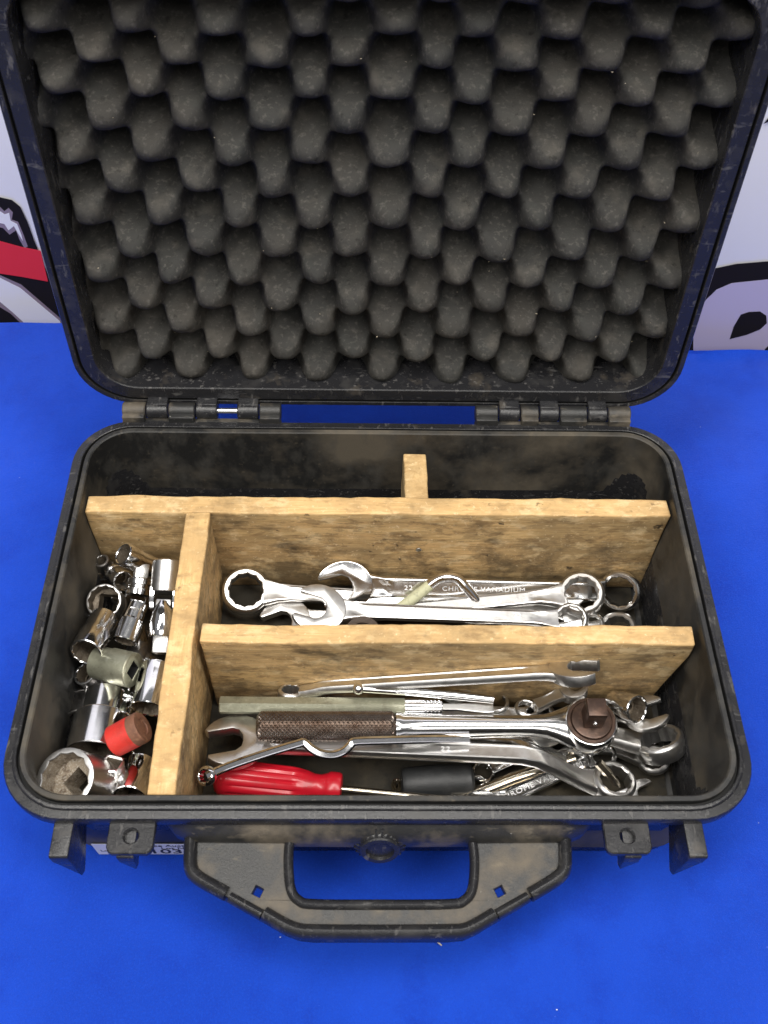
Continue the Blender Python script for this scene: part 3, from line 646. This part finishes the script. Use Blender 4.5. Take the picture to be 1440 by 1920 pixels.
# red painted socket
A, B = at(222, 1386, 8.6), at(268, 1362, 9.4); L = 2.3; d = (B-A).normalized(); A = B-d*L
t = empty('red_cap', 'red painted steel cylinder with a brown rusty end, lying on the near sockets', 'red cylinder', frame(A, B))
finish(lathe_x([(0, 'c', .8), (.02, 'c', .92), (.12, 'c', 1.02), (L-.65, 'c', 1.04)], 40, cap0=True), 'painted_body', 'redpaint', t)
finish(lathe_x([(L-.65, 'c', 1.035), (L-.1, 'c', 1.03), (L, 'c', .95), (L, 'c', .55), (L-.08, 'c', .5), (L-.06, 'c', .15)], 40, cap1=True), 'rusty_end', 'brownend', t)
# square adapter
A, B = at(258, 1118, 7.2), at(264, 1078, 7.8); t = empty('drive_adapter', 'small chrome adapter with a square tip, above the slim faceted socket', 'drive adapter', frame(A, B, 25))
finish(lathe_x([(0, 'c', .6), (.1, 'c', .82), (.5, 'c', .84), (.6, 'c', .7), (.75, 'c', .7), (.85, 'c', .84), (1.2, 'c', .84), (1.3, 'c', .7)], 40, cap0=True, cap1=True), 'collar', 'chrome', t)
sb = box(1.25, 2.35, -.48, .48, -.48, .48, .1); finish(sb, 'square_tip', 'satin', t)
# universal joint
A, B = at(314, 1052, 9.4), at(302, 1228, 7.0); L = (B-A).length
t = empty('universal_joint', 'chrome swivel joint with pin hole and square drive lying along the plank', 'swivel joint', frame(A, B, 0))
bm = lathe_x([(.1, 's', .5), (0, 's', .58), (0, 'c', .9), (.1, 'c', 1.02), (L*.30, 'c', 1.03), (L*.34, 'c', 1.0)], 40, cap1=True, cap0=True); finish(bm, 'socket_yoke', 'satin', t)
for sgn in (-1, 1):
    ol = [(L*.30, -.6), (L*.44, -.62), (L*.52, -.42), (L*.54, 0), (L*.52, .42), (L*.44, .62), (L*.30, .6)]
    bmx = plate(ol, [], .0, .34, bev=.06)
    for v in bmx.verts: x, y, z = v.co; v.co = Vector((x, sgn*(.66+z), y))
    finish(bmx, 'fork_arm', 'chrome_clean', t)
sb = box(L*.42, L*.56, -.55, .55, -.5, .5, .12); finish(sb, 'centre_block', 'satin', t)
bm = bmesh.new(); rr = []
for x, ky, kz in ((L*.44, .35, .7), (L*.50, .62, .9), (L*.58, .86, 1.0), (L*.68, .98, 1.0), (L*.80, .98, .98), (L*.82, .9, .9)):
    rr.append([(x, a*ky, b*kz) for a, b in shape('c', 1.0, 32)])
loft(bm, rr, False, True, True); uj = finish(bm, 'drive_yoke', 'chrome_clean', t)
bm = lathe_z([(.9, 'c', .24), (1.05, 'c', .24), (1.07, 'c', .2), (1.07, 'c', .12), (1.0, 'c', .1)], 20, cap1=True, c=(L*.56, 0)); finish(bm, 'pin', 'gasket', t)
sb = box(L*.81, L*.99, -.56, .56, -.56, .56, .12); finish(sb, 'square_drive', 'satin', t)

# ------------------------------------------------------------------ wrenches, middle compartment
GM = 'wrenches in the middle compartment'
add_wrench('long wrench stamped 22 CHROME VANADIUM leaning on the rear plank, jaw left', (1162, 1108), 3.3, (645, 1098), 3.9, Ro=1.60, Rj=2.1, size=2.2, hw=1.55, ht=.6, roll=-42, flip=1, group=GM, ring_off=.3, tilt=24,
           marks=[('22', .25, .5), ('CHROME VANADIUM', .50, .48), ('22', .77, .5)], mat='chrome')
add_wrench('wrench with the leftmost ring end of the middle compartment, passing under the others', (461, 1109), 3.6, (1098, 1150), 2.4, Ro=1.80, Rj=2.0, size=2.1, hw=1.3, roll=14, group=GM, mat='satin', ring_t=1.0, phi=15, tilt=5)
add_wrench('wrench stamped 21 with an arrow panel, ring end right of centre', (1090, 1115), 4.6, (535, 1170), 2.4, Ro=1.72, Rj=1.9, size=2.0, hw=1.15, roll=-8, group=GM, mat='satin', marks=[('21', .28, .6), ('21', .75, .6)], recess=.06, ring_t=1.0, tilt=5)
add_wrench('topmost wrench of the middle pile, its big open jaw left of centre', (1070, 1164), 4.2, (597, 1146), 5.0, Ro=1.32, Rj=1.95, size=1.95, hw=1.15, roll=-10, group=GM, mat='satin', flip=-1, phi=15, recess=.06, marks=[('22', .22, .5), ('22', .7, .5)])
add_wrench('short low wrench by the front plank, ring far right in the middle compartment', (1158, 1184), 3.6, (980, 1190), 2.4, Ro=1.5, Rj=1.6, size=1.5, hw=1.1, roll=0, group=GM, mat='satin')
add_wrench('small ring wrench peeping out between two bigger rings, middle compartment right', (1110, 1172), 4.1, (900, 1200), 2.8, Ro=.95, Rj=1.1, size=1.1, hw=.8, ht=.45, ring_t=.6, roll=-10, group=GM, mat='satin')
# stamped texts set on surfaces facing the viewer
def text_on(t, body, size, pos_px, z, mat='engrave', rot=0, ext=.02, sx=1.2, tiltx=35, name='stamped_text'):
    P = at(*pos_px, z); mw = Matrix.Translation(P) @ Matrix.Rotation(math.radians(rot), 4, 'Z') @ Matrix.Rotation(math.radians(tiltx), 4, 'X')
    o = text_obj(body, size, name, mat, None, mw, ext, sx=sx, space=1.15)
    bpy.context.view_layer.update(); o.parent = t; o.matrix_parent_inverse = t.matrix_world.inverted(); return o

# bent rod
apex = at(838, 1082, 5.6)
path = smooth_path([at(738, 1150, 3.6), at(790, 1110, 4.6), at(818, 1088, 5.3), apex, at(858, 1086, 5.4), at(872, 1100, 5.0), at(893, 1126, 4.2), at(912, 1156, 3.2)], 6)
t = rod('bent_rod', 'chrome rod bent to a peak, rising out of the middle pile', 'bent rod', path, .36, 'chrome_clean')
P0 = Vector(path[0]); finish(tube([Vector(p)-P0 for p in path[0:10]], .42, 14), 'tape_wrap', 'tape', t)
bpy.context.view_layer.update()

# ------------------------------------------------------------------ front compartment
GF = 'tools in the front compartment'
# ratchet
A, B = at(482, 1362, 5.6), at(1104, 1362, 5.8); L = (B-A).length
rt = empty('ratchet', 'long chrome ratchet with brown knurled grip and square drive pointing up', 'ratchet', frame(A, B), None)
gl = (at(742, 1362, 5.65)-A).length
bm = bmesh.new(); n = 60; turns = 192; rings = []
for k in range(turns+1):
    x = gl*k/turns; e = min(1, k/4, (turns-k)/4); kk = min(k, turns-k); r = .80+.24*math.sin(min(1, kk/7)*math.pi/2)
    ring = []
    for j in range(n*2):
        a = 2*math.pi*j/(n*2); u1 = (j+k) % 6; u2 = (j-k) % 6; kn = .10*min(min(u1, 6-u1), min(u2, 6-u2))/3; ring.append((x, (r-.08+kn*e)*math.cos(a), (r-.08+kn*e)*math.sin(a)))
    rings.append(ring)
loft(bm, rings, False, True, True); finish(bm, 'knurled_grip', 'knurl_brown', rt, smooth=0)
bm = bmesh.new(); rr = []
for x, ry, rz in ((gl, .7, .7), (gl+.02, 1.0, 1.0), (gl+.3, 1.02, 1.02), (gl+.5, .92, .92), (gl+2, .86, .86), (L-6, .74, .78), (L-4, .74, .78), (L-3, .82, .80), (L-2.2, 1.1, .84), (L-1.3, 1.5, .86), (L-.6, 1.6, .86)):
    rr.append([(x, a*ry, b*rz) for a, b in shape('c', 1, 32)])
loft(bm, rr, False, True, True); finish(bm, 'shaft', 'chrome', rt, smooth=40)
finish(lathe_z([(-1.0, 'c', 1.2), (-.95, 'c', 1.55), (-.7, 'c', 1.78), (0, 'c', 1.86), (.6, 'c', 1.82), (.85, 'c', 1.70), (.9, 'c', 1.55), (.86, 'c', 1.2)], 48, cap0=True, cap1=True, c=(L, 0)), 'ratchet_head', 'chrome', rt, smooth=40)
finish(lathe_z([(.8, 'c', 1.66), (.98, 'c', 1.62), (1.0, 'c', 1.42), (.96, 'c', 1.38), (1.12, 'c', 1.34), (1.16, 'c', 1.2), (1.16, 'c', .3)], 48, cap1=True, c=(L, 0)), 'brown_disc', 'rust', rt, smooth=30)
finish(box(L-.64, L+.64, -.64, .64, 1.1, 3.15, .08), 'square_drive', 'rust', rt)
nb = bmesh.new(); bmesh.ops.create_uvsphere(nb, u_segments=14, v_segments=8, radius=.17)
for v in nb.verts: v.co += Vector((L, -.66, 1.95))
finish(nb, 'detent_ball', 'chrome_clean', rt)
# hex bar with chrome collar
A, B = at(412, 1322, 5.6), at(828, 1326, 5.2); L = (B-A).length; t = empty('hex_driver', 'greenish hexagonal bar with a ribbed chrome collar, lying behind the ratchet grip', 'hex bar', frame(A, B))
c1 = (at(760, 1325, 5.3)-A).length
bm = lathe_x([(0, 'h', .56), (.06, 'h', .62), (c1, 'h', .62)], 48, rot=math.radians(12), cap0=True, cap1=True); finish(bm, 'hex_bar', 'zinc', t, smooth=20)
pr = [(c1-.05, 'c', .4), (c1-.05, 'c', .64), (c1+1.2, 'c', .64)]
for k in range(5): x = c1+1.3+k*.26; pr += [(x, 'c', .64), (x+.04, 'c', .57), (x+.12, 'c', .57), (x+.16, 'c', .64)]
pr += [(L, 'c', .62), (L+.02, 'c', .3)]
finish(lathe_x(pr, 32, cap0=True, cap1=True), 'chrome_collar', 'chrome_clean', t, smooth=30)
bm = bmesh.new(); handle_loft(bm, [(L-.2, 0, 0, .5, .3, 0), (L+1, 0, 0, .5, .3, 0), (L+3, 0, 0, .9, .16, .0), (L+3.6, 0, 0, .7, .1, 0)]); finish(bm, 'blade', 'satin', t)
# wrench with the open jaw seen edge on (upper right)
add_wrench('slim wrench leaning on the front plank, open jaw standing above the ratchet drive', (545, 1301), 5.0, (1080, 1266), 8.5, Ro=.9, Rj=1.7, size=1.5, hw=1.1, ht=.6, roll=-35, group=GF, mat='satin', ring_t=.8, flip=-1, phi=15)
# rod with ball
path = [at(672, 1291, 6.4), at(760, 1296, 6.2), at(850, 1303, 6.0), at(925, 1311, 5.8)]
t = rod('ball_end_rod', 'thin flat chrome lever with a ball end, lying between hex bar and front plank', 'lever', path, [.26, .3, .34, .3], 'chrome_clean', None)
nb = bmesh.new(); bmesh.ops.create_uvsphere(nb, u_segments=20, v_segments=12, radius=.42); finish(nb, 'ball', 'chrome_clean', t)
add_wrench('small double wrench with a tiny ring, right of the ribbed collar', (987, 1330), 4.0, (1075, 1300), 4.0, Ro=.86, Rj=1.0, size=.9, hw=.75, ht=.4, ring_t=.5, roll=-15, group=GF, mat='satin')
add_wrench('flat wrench lying under the hex bar and the ratchet shaft', (1010, 1345), 2.4, (640, 1340), 2.6, Ro=1.2, Rj=1.6, size=1.4, hw=1.2, roll=0, group=GF, mat='satin')
# big wrenches under ratchet
t = add_wrench('big wrench with open jaw by the plank and deep dropped ring at near right', (1150, 1468), 2.9, (446, 1436), 2.3, Ro=1.5, Rj=2.1, size=2.0, hw=1.25, ht=.75, roll=12, group=GF, mat='satin', ring_t=1.15, ring_off=.2, drop=2.6, tilt=-8, phi=15, flip=1, recess=.06, marks=[('22', .45, .5)])
add_wrench('second big chrome wrench lying between the ratchet shaft and the dropped-ring wrench', (1080, 1430), 2.6, (540, 1405), 3.2, Ro=1.0, Rj=1.6, size=1.6, hw=.9, ht=.6, roll=16, group=GF, mat='chrome', ring_off=.3, drop=1.4)
add_wrench('wrench with a thick ring end tilted up against the right wall of the case', (1238, 1396), 4.0, (1010, 1376), 2.8, Ro=1.72, Rj=1.7, size=1.6, hw=1.7, ht=.7, roll=32, group=GF, mat='satin', ring_t=1.3, tilt=18)
add_wrench('wrench with a bright open jaw just behind the thick tilted ring', (1090, 1345), 2.6, (1214, 1344), 4.2, Ro=1.0, Rj=1.55, size=1.45, hw=1.0, ht=.5, roll=-12, group=GF, mat='satin', jt=.5, phi=22)
add_wrench('wrench lying flat on the liner with its open jaw in the near right corner', (1020, 1530), 1.7, (1204, 1494), 1.9, Ro=1.0, Rj=1.15, size=1.25, hw=1.0, ht=.45, roll=0, group=GF, mat='satin', jt=.45, phi=15)
add_wrench('stamped chrome wrench lying diagonally on the liner below the dropped-ring wrench', (1130, 1420), 2.2, (900, 1522), 2.2, Ro=1.0, Rj=1.3, size=1.1, hw=.95, ht=.5, roll=8, group=GF, mat='chrome', mark='CHROME VANADIUM', msize=.5, mpos=.52)
path = [at(850, 1507, 2.3), at(960, 1462, 2.3), at(1075, 1422, 2.3)]
rod('extension_bar', 'champagne coloured round bar lying diagonally beside the stamped wrench', 'extension bar', path, .5, 'champagne', None, 24)
add_socket('chrome socket leaning behind the ratchet head near the front plank', (1196, 1330), 5.8, (1150, 1318), 0, 1.0, 2.3, wall=.16, mat='chrome_clean', group=None, step=.3, rings=False)
add_wrench('slim satin wrench lying under the thick ring at the right end of the front compartment', (1225, 1425), 2.2, (1085, 1395), 2.0, Ro=1.15, Rj=1.3, size=1.2, hw=.9, ht=.45, ring_t=.6, roll=6, group=GF, mat='satin')
add_wrench('small chrome wrench lying on the liner between rubber block and dropped ring', (905, 1448), 1.9, (1040, 1405), 2.1, Ro=.85, Rj=1.0, size=.9, hw=.75, ht=.4, ring_t=.5, roll=-6, group=GF, mat='chrome')
add_wrench('short wrench half hidden under the ribbed collar by the front plank', (930, 1318), 3.2, (850, 1296), 3.6, Ro=.95, Rj=1.1, size=1.0, hw=.8, ht=.4, ring_t=.5, roll=10, group=GF, mat='satin')
# phillips bit
A, B = at(1122, 1430, 4.6), at(1163, 1476, 3.6); L = (B-A).length; t = empty('screwdriver_bit', 'cross-head bit poking through the dropped ring end', 'driver bit', frame(A, B))
finish(lathe_x([(0, 'h', .32), (L*.45, 'h', .32), (L*.5, 'c', .26)], 24, cap0=True, cap1=True), 'hex_shank', 'champagne', t, smooth=20)
bm = bmesh.new(); rings = []
for x, r in ((L*.5, .30), (L*.8, .28), (L*.93, .16), (L, .06)):
    rings.append([(x, r*(1 if k % 3 == 0 else .55)*math.cos(2*math.pi*k/12), r*(1 if k % 3 == 0 else .55)*math.sin(2*math.pi*k/12)) for k in range(12)])
loft(bm, rings, False, True, True); finish(bm, 'cross_tip', 'champagne', t)
# crescent wrench
cz = 6.2
pth = [at(388, 1455, 6.0), at(430, 1436, 6.1), at(500, 1412, 6.3), at(560, 1394, 6.5), at(570, 1392, 6.5), at(582, 1402, 6.3), at(600, 1412, 6.1), at(624, 1415, 6.0), at(645, 1408, 6.1), at(658, 1396, 6.3), at(666, 1390, 6.4), at(720, 1388, 6.3), at(800, 1386, 6.2), at(880, 1386, 6.0)]
P0 = pth[0]; t = empty('crescent_wrench', 'thin half-moon box wrench lying across the red screwdriver and ratchet grip', 'wrench', Matrix.Translation(P0))
bm = bmesh.new(); rings = []
sp = smooth_path(pth, 4)
for i, p in enumerate(sp):
    a, b = sp[max(0, i-1)], sp[min(len(sp)-1, i+1)]; tg = (b-a).normalized(); nn = tg.cross(Vector((0, -.5, 1)).normalized()).normalized(); bb = nn.cross(tg).normalized()
    wd_ = .28; th_ = .30
    rings.append([p-P0+nn*x*wd_+bb*y*th_ for x, y in ((1, -.6), (1, .6), (.6, 1), (.45, .75), (-.45, .75), (-.6, 1), (-1, .6), (-1, -.6), (-.6, -1), (.6, -1))])
loft(bm, rings, False, True, True); finish(bm, 'curved_bar', 'chrome_clean', t, smooth=35)
nb = bmesh.new(); wrench_ring(nb, (0, 0, 0), .66, .42, .7, 0); e_ = finish(nb, 'box_end', 'chrome_clean', t); e_.rotation_euler = (math.radians(18), math.radians(-20), 0)
# red screwdriver
A, B = at(404, 1456, 3.6), at(641, 1480, 3.4); L = (B-A).length; t = empty('screwdriver', 'screwdriver with a red fluted plastic handle lying at the near left', 'screwdriver', frame(A, B))
N = 48; bm = bmesh.new(); rings = []
def flute(r, d):
    return [((r-(d if (k % 4) == 2 else 0))*math.cos(2*math.pi*k/N), (r-(d if (k % 4) == 2 else 0))*math.sin(2*math.pi*k/N)) for k in range(N)]
for f, r, d in ((0, .75, 0), (.01, .98, 0), (.04, 1.2, 0), (.10, 1.27, .01), (.16, 1.27, .12), (.6, 1.18, .12), (.66, 1.12, .08), (.72, 1.02, 0), (.78, .86, 0), (.83, .84, 0), (.88, .98, .0), (.90, 1.1, .02), (.97, 1.1, .02), (.99, 1.02, 0), (1, .8, 0)):
    rings.append([(L*f, a, b) for a, b in flute(r, d)])
loft(bm, rings, False, True, True); finish(bm, 'grip', 'redplastic', t, smooth=35)
finish(lathe_x([(L-.1, 'c', .27), (L+9.5, 'c', .27)], 16, cap0=True, cap1=True), 'shank', 'champagne', t)
# black rubber sleeve, split ring
A, B = at(752, 1470, 2.3), at(888, 1462, 2.3); L = (B-A).length; t = empty('rubber_grip', 'rounded black rubber block lying on the liner under the big wrenches', 'rubber grip', frame(A, B))
bm = bmesh.new(); rings = []
for f, r in ((0, .6), (.02, .95), (.08, 1.12), (.5, 1.2), (.88, 1.15), (.93, 1.08), (.95, 1.12), (.98, .98), (1, .7)):
    rings.append([(L*f, a*r, max(-.95, b*r*.9)) for a, b in shape('c', 1, 32)])
loft(bm, rings, False, True, True); finish(bm, 'sleeve', 'rubber', t, smooth=45)
A = at(742, 1472, 1.9); t = empty('split_ring', 'small brown wire ring standing beside the black rubber block', 'wire ring', Matrix.Translation(A))
for q_ in (0, .18):
    pts = [Vector((q_+.25*math.sin(a*math.pi/12), .15*math.cos(a*math.pi/12), .62*math.cos(a*math.pi/12))) for a in range(25)]
    finish(tube(pts, .09, 8), 'wire_coil', 'champagne', t)
A = at(895, 1470, 2.0)
t = empty('wire_clip', 'tiny silver wire clip between the rubber block and the champagne bar', 'wire clip', Matrix.Translation(A))
finish(tube([Vector((.55*math.cos(a*math.pi/10), .45*math.sin(a*math.pi/10), .3*math.sin(a*math.pi/10))) for a in range(0, 13)], .08, 8), 'wire', 'chrome_clean', t)
# rusty arc piece beside the front plank, middle compartment
A = at(680, 1190, 4.6); t = empty('rusty_disc', 'brown rusty round steel edge showing just behind the front plank', 'steel disc', frame(A, A+Vector((1, 0, 0)), 35))
finish(lathe_z([(-.2, 'c', 1.0), (-.15, 'c', 1.35), (0, 'c', 1.4), (.1, 'c', 1.35), (.12, 'c', .9), (0, 'c', .8)], 40, cap0=True, cap1=True), 'disc', 'knurl_brown', t)

# ------------------------------------------------------------------ lint and crumbs
bm = bmesh.new(); rr = random.Random(3)
def speck(bm, P, s):
    vs = [bm.verts.new((P[0]+rr.uniform(-s, s), P[1]+rr.uniform(-s, s), P[2]+rr.uniform(0, s))) for _ in range(4)]
    for f in ((0, 1, 2), (0, 1, 3), (0, 2, 3), (1, 2, 3)): bm.faces.new([vs[i] for i in f])
for k in range(60):
    a = rr.random(); x = rr.uniform(-32, 34); y = rr.uniform(-16, 48)
    if abs(x) < 23 and -1 < y < 33: continue
    speck(bm, (x, y, .25), rr.choice((.05, .07, .1)))
tag(finish(bm, 'lint', 'lint', smooth=0), 'white lint specks scattered over the blue cloth', 'lint', kind='stuff')
bm = bmesh.new()
for k in range(70):
    x = rr.uniform(-19.5, 19.5); v = rr.uniform(3, 29); q_ = lm @ (Vector((x, v, -1.95+foam_h(x, v)+.02))*U)/U
    speck(bm, q_, rr.choice((.04, .05, .07, .10)))
o_ = finish(bm, 'crumb', 'crumb', smooth=0); tag(o_, 'pale crumbs and fibres caught on the egg crate foam of the lid', 'crumbs', kind='stuff')
P = at(815, 1765, .3)
tag(finish(tube([P+Vector((-.5, .45, 0)), P+Vector((0, .08, .08)), P+Vector((.45, -.25, 0))], .05, 6), 'thread', 'crumb'), 'short pale thread lying on the cloth just below the handle', 'thread')
